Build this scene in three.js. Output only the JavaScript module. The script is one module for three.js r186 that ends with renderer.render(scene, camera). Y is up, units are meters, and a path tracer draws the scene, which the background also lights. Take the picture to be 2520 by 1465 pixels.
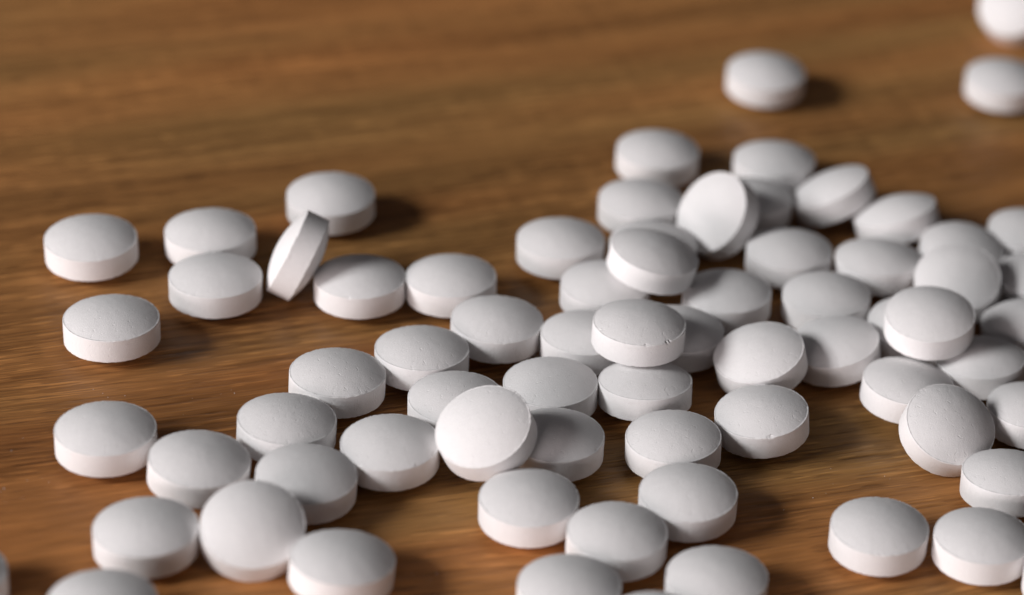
import * as THREE from 'three';
import { RoundedBoxGeometry } from 'three/addons/geometries/RoundedBoxGeometry.js';
import { mergeGeometries } from 'three/addons/utils/BufferGeometryUtils.js';
import { RectAreaLightUniformsLib } from 'three/addons/lights/RectAreaLightUniformsLib.js';

// ---------------------------------------------------------------- camera, light, exposure
const R = 0.004;                                   // radius of a pill in metres
const scene = new THREE.Scene();
scene.background = new THREE.Color(0.037, 0.034, 0.035);   // dim surround out of view, raised to lighten all shadows evenly
const camera = new THREE.PerspectiveCamera(11.248, 2520 / 1465, 0.02, 20);
camera.position.set(10.925, 36.318, 58.016).multiplyScalar(R);
{
  const rt = new THREE.Vector3(0.993046, 0.100951, -0.060568), up = new THREE.Vector3(-0.117726, 0.85154, -0.510901);
  camera.quaternion.setFromRotationMatrix(new THREE.Matrix4().makeBasis(rt, up, rt.clone().cross(up)));
}
camera.setViewOffset(2520, 1465, -1195.8, 0, 2520, 1465);   // the photograph is a crop left of the lens axis
camera.focus = 63.5 * R;
camera.userData.fStop = 17;

RectAreaLightUniformsLib.init();
const KEY = { az: 207, el: 29, dist: 1.7, w: 0.66, h: 0.47, power: 24 };  // unseen source at the left, placed for the bright left walls and cast shadows
const FRONT = { az: 244, el: 7.5, dist: 1.0, w: 0.8, h: 0.24, power: 9.5 };  // unseen low source on the camera side, placed to brighten the front walls
const renderer = new THREE.WebGLRenderer();
renderer.toneMapping = THREE.LinearToneMapping;
renderer.toneMappingExposure = 1;
renderer.shadowMap.enabled = true;

function unseenPanel(name, label, pos, target, w, h, power, color, glow) {  // backed, faintly glowing panel standing for a light source out of view
  const g = new THREE.Group(); g.name = name; scene.add(g);
  g.position.copy(pos); g.lookAt(target);
  g.userData = { label, category: 'lamp' };
  const unseen_back = new THREE.Mesh(new RoundedBoxGeometry(w + 0.03, h + 0.03, 0.05, 3, 0.008), new THREE.MeshStandardMaterial({ color: 0x17181a, roughness: 0.6 }));
  unseen_back.name = 'unseen_back'; unseen_back.position.z = -0.027;
  const unseen_face = new THREE.Mesh(new THREE.PlaneGeometry(w, h), new THREE.MeshStandardMaterial({ color: 0xffffff, roughness: 0.9, emissive: color, emissiveIntensity: glow }));
  unseen_face.name = 'unseen_face';
  g.add(unseen_back, unseen_face);
  const l = new THREE.RectAreaLight(color, power, w, h);
  l.position.copy(pos).addScaledVector(target.clone().sub(pos).normalize(), 0.004);
  l.lookAt(target); scene.add(l);
}
function around(k) {
  const a = THREE.MathUtils.degToRad(k.az), e = THREE.MathUtils.degToRad(k.el), c = new THREE.Vector3(0.006, 0, 0);
  return [new THREE.Vector3(Math.cos(a) * Math.cos(e), Math.sin(e), -Math.sin(a) * Math.cos(e)).multiplyScalar(k.dist).add(c), c, k.w, k.h, k.power];
}
unseenPanel('unseen_left_light', 'unseen soft light at the left, placed to light the left pill walls', ...around(KEY), new THREE.Color(1, 0.99, 0.99), 0.5);
unseenPanel('unseen_front_light', 'unseen wide dim light on the near side, placed to light the front pill walls', ...around(FRONT), new THREE.Color(1, 0.885, 0.88), 0.1);  // out of view, tinted pink to colour the shaded pill walls

// ---------------------------------------------------------------- noise
function rng(seed) { let s = seed | 0; return () => { s = (s + 0x6d2b79f5) | 0; let t = Math.imul(s ^ (s >>> 15), 1 | s); t = (t + Math.imul(t ^ (t >>> 7), 61 | t)) ^ t; return ((t ^ (t >>> 14)) >>> 0) / 4294967296; }; }
const LAT = new Float32Array(65536); { const r = rng(77); for (let i = 0; i < 65536; i++) LAT[i] = r() * 2 - 1; }
function noise(x, y, seed = 0) {                   // smooth value noise in -1..1
  const xi = Math.floor(x), yi = Math.floor(y), fx = x - xi, fy = y - yi;
  const u = fx * fx * (3 - 2 * fx), v = fy * fy * (3 - 2 * fy);
  const h = (a, b) => LAT[(Math.imul(a, 0x27d4eb2f) ^ Math.imul(b, 0x165667b1) ^ Math.imul(seed + 1, 0x9e3779b1)) >>> 16 & 65535];
  const a = h(xi, yi), b = h(xi + 1, yi), c = h(xi, yi + 1), d = h(xi + 1, yi + 1);
  return a + (b - a) * u + (c - a) * v + (a - b - c + d) * u * v;
}
const sst = (a, b, x) => { const t = Math.min(1, Math.max(0, (x - a) / (b - a))); return t * t * (3 - 2 * t); };

// ---------------------------------------------------------------- wooden table
const TU = 0.28, TV = 0.12, N = 2048;              // one tile of grain: u along the fibres, v across
const wood = new Uint8Array(N * N * 4), relief = new Uint8Array(N * N * 4), gloss = new Uint8Array(N * N * 4);
const toSRGB = (x) => 255 * (x <= 0.0031308 ? 12.92 * x : 1.055 * Math.pow(x, 1 / 2.4) - 0.055);
for (let j = 0; j < N; j++) for (let i = 0; i < N; i++) {
  const u = (i / N) * TU, v0 = (j / N) * TV;
  const v = v0 + 0.0035 * noise(u * 9, v0 * 14, 1) + 0.0006 * noise(u * 40, v0 * 60, 2);
  const band = noise(u * 7, v * 95, 3), band2 = noise(u * 14, v * 260, 4), band3 = noise(u * 26, v * 640, 5);
  const fib = noise(u * 100, v * 1600, 6), fib2 = noise(u * 280, v * 4000, 7), fib3 = noise(u * 560, v * 8200, 14);
  const pm = noise(u * 30, v * 120, 8);
  const pore = sst(0.5, 0.85, noise(u * 320, v * 4200, 9) + 0.3 * pm);
  const fleck = sst(0.5, 0.85, noise(u * 430, v * 5600, 10) + 0.35 * noise(u * 25, v * 150, 11));
  let k = 0.46 + 0.28 * band + 0.20 * band2 + 0.14 * band3 + 0.15 * fib + 0.16 * fib2 + 0.14 * fib3 - 0.20 * pore + 0.50 * fleck;
  k = Math.min(1.5, Math.max(-0.1, k));
  const red = 0.5 + 0.36 * noise(u * 14, v * 60, 12) + 0.35 * noise(u * 24, v * 190, 13);
  const r = (0.180 + 0.375 * k) * (0.94 + 0.11 * red), g = (0.075 + 0.176 * k) * (1.10 - 0.20 * red), b = (0.023 + 0.058 * k) * (1.16 - 0.30 * red);
  const o = (j * N + i) * 4;
  wood[o] = toSRGB(r); wood[o + 1] = toSRGB(g); wood[o + 2] = toSRGB(b); wood[o + 3] = 255;
  const h = 0.55 + 0.16 * fib + 0.16 * fib2 + 0.1 * fib3 + 0.08 * band3 - 0.35 * pore + 0.1 * fleck;
  relief[o] = relief[o + 1] = relief[o + 2] = 255 * Math.min(1, Math.max(0, h)); relief[o + 3] = 255;
  gloss[o] = gloss[o + 1] = gloss[o + 2] = 255 * Math.min(1, Math.max(0.2, 0.50 + 0.08 * band2 + 0.1 * pore - 0.08 * fleck)); gloss[o + 3] = 255;
}
function tex(data, n, srgb) {
  const t = new THREE.DataTexture(data, n, n, THREE.RGBAFormat);
  t.wrapS = t.wrapT = THREE.MirroredRepeatWrapping; t.magFilter = THREE.LinearFilter; t.minFilter = THREE.LinearFilter;
  if (srgb) t.colorSpace = THREE.SRGBColorSpace;
  t.needsUpdate = true; return t;
}
{
  const top = new THREE.BoxGeometry(1.3, 0.028, 0.8, 130, 1, 80);
  const p = top.attributes.position, uv = top.attributes.uv, a = THREE.MathUtils.degToRad(27);
  for (let i = 0; i < p.count; i++) {
    const x = p.getX(i), z = p.getZ(i), u = x * Math.cos(a) - z * Math.sin(a), w = THREE.MathUtils.clamp(u + 0.03, 0, 0.16);
    uv.setXY(i, u / TU + 0.37, (-x * Math.sin(a) - z * Math.cos(a) - 1.3 * w * w) / TV + 0.62);   // the fibres bend slightly
  }
  const m = new THREE.MeshPhysicalMaterial({ map: tex(wood, N, true), bumpMap: tex(relief, N), bumpScale: 0.00018, roughnessMap: tex(gloss, N), roughness: 1, specularIntensity: 0.5 });
  const table = new THREE.Mesh(top, m);
  table.name = 'table_top'; table.position.set(0.03, -0.014, -0.05);
  table.userData = { kind: 'structure', label: 'brown wooden table top with grain running up to the right' };
  table.receiveShadow = table.castShadow = true;
  scene.add(table);
}

// ---------------------------------------------------------------- pills
const HB = 0.2666, HD = 0.24, RS = (1 + HD * HD) / (2 * HD);   // half band, dome height, dome radius (in pill radii)
function pillGeometry(seed) {
  const rand = rng(seed * 101 + 5), SEG = 224;
  // chips and wear of the two rims: a list of (angle, width, depth)
  const rims = [0, 1].map(() => Array.from({ length: 8 + Math.floor(rand() * 8) }, () => [rand() * 6.2832, 0.008 + 0.022 * rand(), 0.006 + 0.028 * rand() * rand() * rand()]));
  if (seed === 1) rims[0].push([1.55, 0.016, 0.022], [1.59, 0.026, 0.04], [1.65, 0.014, 0.026], [1.71, 0.03, 0.014]);
  if (seed === 2) rims[0].push([1.571, 0.035, 0.032]);
  if (seed === 3) for (let i = 0; i < 22; i++) rims[0].push([0.6 + 1.9 * rand(), 0.008 + 0.018 * rand(), 0.010 + 0.028 * rand()]);
  if (seed === 4) rims[0].push([1.571, 0.03, 0.035]);
  const wear = (t, k) => {
    let c = 0.013 + 0.004 * noise(Math.cos(t) * 6 + seed * 9, Math.sin(t) * 6 + k * 31, 20) + 0.009 * noise(Math.cos(t) * 26, Math.sin(t) * 26 + k * 31 + seed * 7, 21) + 0.007 * noise(t * 60, k * 31 + seed * 7, 26);
    for (const [a, w, d] of rims[k]) { let q = Math.abs(t - a); q = Math.min(q, 6.2832 - q); if (q < 3 * w) c += d * Math.exp(-Math.pow(q / w, 2.5)) * (0.75 + 0.4 * noise(t * 90, seed, 27)); }
    return Math.max(0.006, c);
  };
  const EDGE = 0.966, dome = (r) => HB + 0.003 + HD - RS + Math.sqrt(RS * RS - (r / EDGE) ** 2);
  const lump = (x, y, k) => 0.0022 * noise(x * 3.1 + seed * 17, y * 3.1 + k * 40, 22) + 0.0012 * noise(x * 9 + seed * 5, y * 9 + k * 40, 23);
  const rings = [];                                // each ring: (angle) -> [r, y]
  const RR = [0.06, 0.14, 0.22, 0.3, 0.38, 0.46, 0.54, 0.62, 0.69, 0.76, 0.82, 0.87, 0.905, 0.93];
  const inner = (k, s) => {
    const list = RR.map((r) => (t) => [r, s * (dome(r) + lump(r * Math.cos(t), r * Math.sin(t), k))]);
    for (const e of [0.010, 0.001]) list.push((t) => { const c = wear(t, k), r = Math.min(EDGE, 0.984 - 1.1 * c) - e; return [r, s * (dome(r) + lump(r * Math.cos(t), r * Math.sin(t), k))]; });
    list.push((t) => { const c = wear(t, k), r = Math.min(EDGE, 0.984 - 1.1 * c) + 0.004; return [r, s * (HB + 0.001 - 0.1 * c)]; });   // the narrow flat land round the dome
    list.push((t) => { const c = wear(t, k); return [1 - 0.95 * c, s * (HB + 0.002 - 0.08 * c)]; });
    list.push((t) => { const c = wear(t, k); return [1 - 0.35 * c, s * (HB - 0.33 * c)]; });
    for (const e of [0, 0.012]) list.push((t) => { const c = wear(t, k); return [1 + 0.0015 * noise(t * 4, k + seed, 24), s * (HB - 0.95 * c - e)]; });
    return list;
  };
  rings.push(...inner(0, 1));
  for (const y of [0.12, 0, -0.12]) rings.push((t) => [1 + 0.0015 * noise(Math.cos(t) * 5, Math.sin(t) * 5 + y * 20 + seed, 25), y]);
  rings.push(...inner(1, -1).reverse());
  const pos = [0, dome(0) + lump(0, 0, 0), 0], uv = [0, 0], idx = [];
  rings.forEach((f, ri) => {
    for (let j = 0; j < SEG; j++) {
      const t = j / SEG * 6.28318530718, [r, y] = f(t);
      pos.push(r * Math.cos(t), y, r * Math.sin(t));
      const s = Math.abs(y) > HB * 0.9 ? r : 1 + (HB - Math.abs(y));
      uv.push(s * Math.cos(t), s * Math.sin(t));
    }
  });
  pos.push(0, -dome(0), 0); uv.push(0, 0);
  const last = pos.length / 3 - 1;
  for (let j = 0; j < SEG; j++) {
    const k = (j + 1) % SEG;
    idx.push(0, 1 + k, 1 + j);
    for (let r = 0; r < rings.length - 1; r++) {
      const a = 1 + r * SEG + j, b = 1 + r * SEG + k, c = a + SEG, d = b + SEG;
      idx.push(a, b, c, b, d, c);
    }
    const z = 1 + (rings.length - 1) * SEG; idx.push(last, z + j, z + k);
  }
  const g = new THREE.BufferGeometry();
  g.setAttribute('position', new THREE.Float32BufferAttribute(pos.map((x) => x * R), 3));
  g.setAttribute('uv', new THREE.Float32BufferAttribute(uv, 2));
  g.setIndex(idx); g.computeVertexNormals();
  return g;
}
const PN = 1024, chalk = new Uint8Array(PN * PN * 4), tint = new Uint8Array(PN * PN * 4);
for (let j = 0; j < PN; j++) for (let i = 0; i < PN; i++) {
  const x = i / PN * 4, y = j / PN * 4, o = (j * PN + i) * 4;       // in pill radii / 0.5
  const g1 = noise(x * 7, y * 7, 30), g2 = noise(x * 30, y * 30, 31), g3 = noise(x * 80, y * 80, 32);
  const dent = sst(0.7, 0.92, noise(x * 6 + 3, y * 9, 33) + 0.25 * noise(x * 21, y * 21, 34)) * 0.5 + sst(0.75, 0.95, noise(x * 26, y * 26, 35)) * 0.22;
  const h = 0.6 + 0.10 * g1 + 0.11 * g2 + 0.14 * g3 - dent;
  chalk[o] = chalk[o + 1] = chalk[o + 2] = 255 * Math.min(1, Math.max(0, h)); chalk[o + 3] = 255;
  const c = 0.965 + 0.012 * g2 + 0.012 * g1;
  tint[o] = tint[o + 1] = tint[o + 2] = toSRGB(c * 0.9); tint[o + 3] = 255;
}
const chalkTex = tex(chalk, PN), tintTex = tex(tint, PN, true);
for (const t of [chalkTex, tintTex]) t.repeat.set(0.5, 0.5);
const pillMat = new THREE.MeshPhysicalMaterial({ color: new THREE.Color(0.98, 0.964, 0.964), map: tintTex, bumpMap: chalkTex, bumpScale: 0.000026, roughness: 0.72, specularIntensity: 0.5 });
const shapes = [0, 1, 2, 3, 4, 5, 6, 7, 8, 9].map(pillGeometry);
const PILLS = {   // label: [x, height, z (in pill radii), tilt of its axis in x and z, wear, spin]
  "bright white pill standing on edge, cut off by the top right corner": [10.491, 0.863, -16.388, -0.311, 0.587, 7, 0.0],
  "blurred white pill lying alone far behind the heap, right of the picture middle": [4.323, 0.505, -11.113, 0.016, 0.039, 9, 2.4],
  "blurred white pill below the upright one, cut off by the right edge": [10.404, 0.502, -12.396, 0.007, 0.025, 9, 4.8],
  "hindmost pill of the heap, lying behind another flat pill at its upper left tip": [2.285, 0.501, -6.316, 0.018, -0.001, 7, 0.91],
  "white pill at upper left of the heap, just left of the bright upright pill": [2.283, 0.500, -3.825, 0.007, -0.010, 5, 3.31],
  "flat white pill behind the bright upright pill, at the back of the heap": [5.118, 0.508, -6.544, -0.019, -0.055, 5, 5.71],
  "shaded white pill almost hidden behind the right side of the bright upright pill": [4.787, 0.507, -4.572, -0.009, -0.053, 7, 1.83],
  "bright white pill propped steeply upright among the pills at the back of the heap": [4.197, 0.949, -3.116, -0.554, 0.554, 9, 4.23],
  "white pill tipped up to the left, immediately right of the bright upright pill": [6.710, 0.683, -5.184, -0.443, -0.048, 9, 0.34],
  "white pill slightly tipped left at the back edge, right of the steeper tipped one": [8.311, 0.600, -4.545, -0.299, -0.139, 7, 2.74],
  "white pill near the right edge, half covered by the bright tilted pill in front": [9.940, 0.517, -3.347, 0.060, 0.099, 5, 5.14],
  "blurred white pill at the back of the heap, cut off by the right edge": [11.485, 0.503, -4.601, 0.014, -0.027, 5, 1.26],
  "shaded white pill at the right edge, behind the gap beside the bright tilted pill": [11.757, 0.505, -2.471, 0.026, -0.027, 7, 3.66],
  "white pill at the left outer side of the heap, ahead of its upper left tip": [0.790, 0.502, -1.583, -0.007, -0.024, 9, 6.05],
  "white pill raised on two others and tilted right, below the bright upright pill": [3.127, 1.319, -0.122, 0.202, -0.050, 9, 2.17],
  "white pill mostly hidden between the raised right-tilted pill and the bright upright pill": [2.884, 0.503, -1.839, 0.018, 0.023, 7, 4.57],
  "white pill under the left side of the raised right-tilted pill": [2.121, 0.500, 0.143, 0.013, -0.002, 5, 0.69],
  "white pill with a soft shadow at its left, right of the raised right-tilted pill": [4.842, 0.502, -0.138, -0.015, -0.017, 5, 3.08],
  "white pill lying flat below the left-tipped pill, right of the upright pill": [5.995, 0.501, -2.332, -0.000, -0.020, 7, 5.48],
  "white pill lying flat left of the stacked bright pill at the right": [8.058, 0.512, -2.405, -0.016, -0.078, 9, 1.6],
  "bright white pill tilted forward on top of others, behind the topmost right-hand pill": [9.968, 0.799, -1.544, -0.046, 0.360, 9, 4.0],
  "white pill lying behind the one that carries a round shadow at its left": [7.062, 0.501, -0.526, -0.020, 0.000, 7, 0.11],
  "white pill with a dark round shadow at its left, under a pill leaning on it": [7.482, 0.530, 1.475, -0.156, 0.066, 5, 2.51],
  "white pill of which only the left end shows under the topmost right-hand pill": [9.078, 0.513, 0.246, -0.010, 0.089, 5, 4.91],
  "white pill stacked on top of others at the right, with brightly lit left wall": [9.491, 1.347, 1.154, -0.016, 0.122, 7, 1.03],
  "white pill with a deep shadow at its left, cut off by the right edge": [11.618, 0.517, -0.376, -0.106, -0.031, 9, 3.43],
  "white pill leaning just in front of and below the topmost right-hand pill": [10.733, 0.514, 1.418, -0.074, -0.055, 9, 5.83],
  "white pill in mid picture touching the left side of the row below the heap": [0.082, 0.504, 2.181, 0.034, -0.008, 7, 1.94],
  "white pill under the left side of the stacked pill with the crumbly front rim": [2.088, 0.506, 2.287, -0.006, -0.043, 5, 4.34],
  "white pill stacked across others in the middle, with a crumbly front rim": [3.319, 1.357, 2.978, 0.028, -0.035, 3, 0],
  "shaded white pill behind the right side of the stacked pill with crumbly rim": [4.010, 0.507, 1.690, 0.048, -0.019, 7, 2.86],
  "pale white pill tipped up to the left, its right side leaning on a shaded pill": [5.955, 0.751, 2.588, -0.206, 0.170, 9, 5.26],
  "white pill with a chipped front rim, alone before the left-tipped pill of mid right": [6.250, 0.514, 4.569, -0.088, 0.039, 1, 0.35],
  "white pill behind the shaded one that lies right of the big bright tilted pill": [1.687, 0.501, 4.387, -0.015, -0.005, 7, 3.77],
  "white pill directly in front of the stacked pill with crumbly rim": [3.645, 0.519, 3.937, -0.029, -0.122, 5, 6.17],
  "white pill at centre left, touching its right neighbour and behind the half-covered pill": [-1.232, 0.509, 3.695, 0.012, -0.059, 5, 2.29],
  "white pill half covered by the big bright tilted pill in the middle foreground": [-0.127, 0.500, 5.381, 0.009, 0.009, 7, 4.68],
  "big bright white pill tilted toward the viewer in the centre foreground": [0.864, 1.127, 7.106, -0.193, 0.417, 9, 0.8],
  "white pill in the shadow just right of the big bright tilted pill": [2.160, 0.503, 6.331, 0.027, 0.000, 2, 1.2],
  "white pill at the left end of the diagonal row, behind another pill left of centre": [-2.736, 0.506, 5.001, 0.036, -0.029, 7, 5.6],
  "white pill in the diagonal row left of centre, behind the pill with shadowed front": [-3.306, 0.509, 6.920, 0.051, -0.036, 5, 1.72],
  "white pill with a finely nicked front rim, just left of the big bright tilted pill": [-1.069, 0.503, 7.294, 0.001, 0.028, 3, 0.5],
  "white pill with its front side in shadow, behind the tilted pill at front left": [-2.434, 0.511, 8.734, 0.071, 0.028, 7, 0.23],
  "white pill lying apart at the left, in front of the two other lone pills": [-6.715, 0.500, 7.995, 0.014, 0.001, 9, 2.63],
  "white pill at left foreground, between the lone left pill and the tilted front pill": [-4.618, 0.514, 8.672, 0.093, -0.008, 9, 5.03],
  "white pill tilted toward the viewer at front left, leaning between its neighbours": [-2.975, 0.656, 10.683, 0.143, 0.384, 7, 1.14],
  "white pill at lower left, touching the left side of the tilted front pill": [-4.950, 0.500, 11.093, 0.010, 0.002, 5, 3.54],
  "white pill cut by the bottom edge, right of the tilted front left pill": [-1.058, 0.516, 11.357, 0.075, -0.076, 5, 5.94],
  "white pill cut by the bottom edge, at the lower left corner": [-5.037, 0.502, 13.509, 0.022, -0.009, 7, 2.06],
  "sliver of a white pill at the left edge near the bottom": [-7.980, 0.500, 13.202, 0.010, 0.007, 9, 4.46],
  "white pill in front of the shaded pill, below the big bright tilted pill": [2.053, 0.502, 8.640, 0.015, 0.017, 9, 0.57],
  "white pill behind the middle foreground pill, left of the pill with the chipped rim": [4.554, 0.500, 5.879, -0.015, 0.002, 7, 2.97],
  "white pill at lower right of centre, hiding the front of the pill behind it": [5.147, 0.504, 7.808, 0.012, 0.032, 5, 5.37],
  "white pill in the front row of lower centre, between three other pills": [3.966, 0.502, 9.416, 0.023, -0.004, 5, 1.49],
  "white pill cut by the bottom edge, left of the front middle gap": [3.358, 0.503, 11.326, 0.020, -0.018, 7, 3.89],
  "white pill cut by the bottom edge, right of the front middle gap": [6.112, 0.501, 10.486, 0.011, -0.017, 9, 0.0],
  "top of a white pill showing at the bottom edge between two larger ones": [5.128, 0.505, 12.243, -0.027, 0.026, 9, 2.4],
  "white pill lying in the lower right foreground, left one of a side-by-side pair": [9.094, 0.501, 8.200, 0.017, 0.010, 7, 4.8],
  "white pill at lower right corner, right one of a side-by-side pair": [11.192, 0.500, 8.111, 0.007, -0.010, 5, 0.92],
  "white pill cut by the right edge, behind the pair at lower right": [11.595, 0.515, 5.774, -0.012, -0.097, 5, 3.31],
  "white pill propped up and tilted right, on the lower right flank of the heap": [10.181, 0.695, 4.344, 0.271, 0.372, 7, 5.71],
  "white pill partly covered by the propped right-tilted pill of the lower right flank": [9.193, 0.512, 2.717, 0.068, -0.039, 9, 1.83],
  "white pill at the right edge beside the propped right-tilted pill, shadow on its left": [11.954, 0.505, 3.105, 0.011, -0.040, 9, 4.23],
  "thin sliver of a white pill at the right edge beside the lower right pair": [13.078, 0.500, 8.926, 0.010, 0.007, 7, 0.34],
  "leftmost lone white pill of the back row, near the left edge": [-9.320, 0.503, 0.794, -0.000, 0.030, 5, 2.74],
  "white pill at upper left, behind and touching another flat pill": [-6.904, 0.501, -0.147, -0.014, -0.014, 5, 5.14],
  "white pill in front of another at upper left, left of the pill standing on edge": [-6.252, 0.500, 1.748, 0.003, -0.015, 7, 1.26],
  "white pill standing on its edge and leaning right at upper left": [-4.627, 1.017, 0.925, -0.903, 0.051, 9, 3.66],
  "white pill behind the leaning edge-on pill, casting a dark shadow to its right": [-4.723, 0.502, -2.356, -0.003, 0.021, 9, 6.06],
  "white pill with a dark slanting shadow from the leaning edge-on pill": [-3.204, 0.502, 1.088, -0.013, -0.018, 4, 0],
  "white pill right of the one with the slanting shadow, touching the pill in front": [-1.268, 0.504, 0.609, -0.015, -0.030, 5, 4.57],
  "middle one of three lone white pills down the left side": [-7.872, 0.502, 3.934, -0.003, -0.023, 5, 0.69],
};
const first = new THREE.Mesh(shapes[0], pillMat);
first.castShadow = first.receiveShadow = true;
let count = 0;
for (const [label, [x, y, z, nx, nz, wear, spin]] of Object.entries(PILLS)) {
  const pill = count ? first.clone() : first;
  pill.geometry = shapes[wear];
  pill.name = count ? 'pill_' + String(count).padStart(3, '0') : 'pill';
  pill.position.set(x * R, y * R, z * R);
  const n = new THREE.Vector3(nx, Math.sqrt(Math.max(0, 1 - nx * nx - nz * nz)), nz);
  pill.quaternion.setFromUnitVectors(new THREE.Vector3(0, 1, 0), n).multiply(new THREE.Quaternion().setFromAxisAngle(new THREE.Vector3(0, 1, 0), spin));
  pill.userData = { label, category: 'pill', group: 'white pills scattered over the wooden table' };
  scene.add(pill);
  count++;
}

// ---------------------------------------------------------------- a few crumbs rubbed off the pills
{
  const rand = rng(9), parts = [], spots = [[-8.6, 9.1], [-8.2, 9.4], [-8.9, 8.2], [-7.4, 5.9], [-5.6, 5.6], [-5.3, 9.9], [0.3, 10.2], [7.4, 6.4], [8.0, 5.6], [9.4, 6.3]];
  for (let i = 0; i < 46; i++) {
    const [cx, cz] = spots[i % spots.length], g = new THREE.IcosahedronGeometry(R * (0.006 + 0.016 * rand() * rand()), 0), q = g.attributes.position;
    const seed = rand() * 50;
    for (let k = 0; k < q.count; k++) { const x = q.getX(k), y = q.getY(k), z = q.getZ(k), f = 0.8 + 0.35 * noise(x * 2e5 + seed, y * 2e5 + z * 1.3e5, 40); q.setXYZ(k, x * f, y * f * 0.8, z * f); }
    g.computeVertexNormals();
    g.translate((cx + (rand() + rand() - 1) * 1.1) * R, R * 0.007, (cz + (rand() + rand() - 1) * 1.1) * R);
    parts.push(g);
  }
  const crumbs = new THREE.Mesh(mergeGeometries(parts), pillMat);
  crumbs.name = 'pill_crumbs'; crumbs.castShadow = crumbs.receiveShadow = true;
  crumbs.userData = { kind: 'stuff', label: 'fine pale crumbs scattered on the bare wood between the pills', category: 'crumbs' };
  scene.add(crumbs);
}

renderer.render(scene, camera);
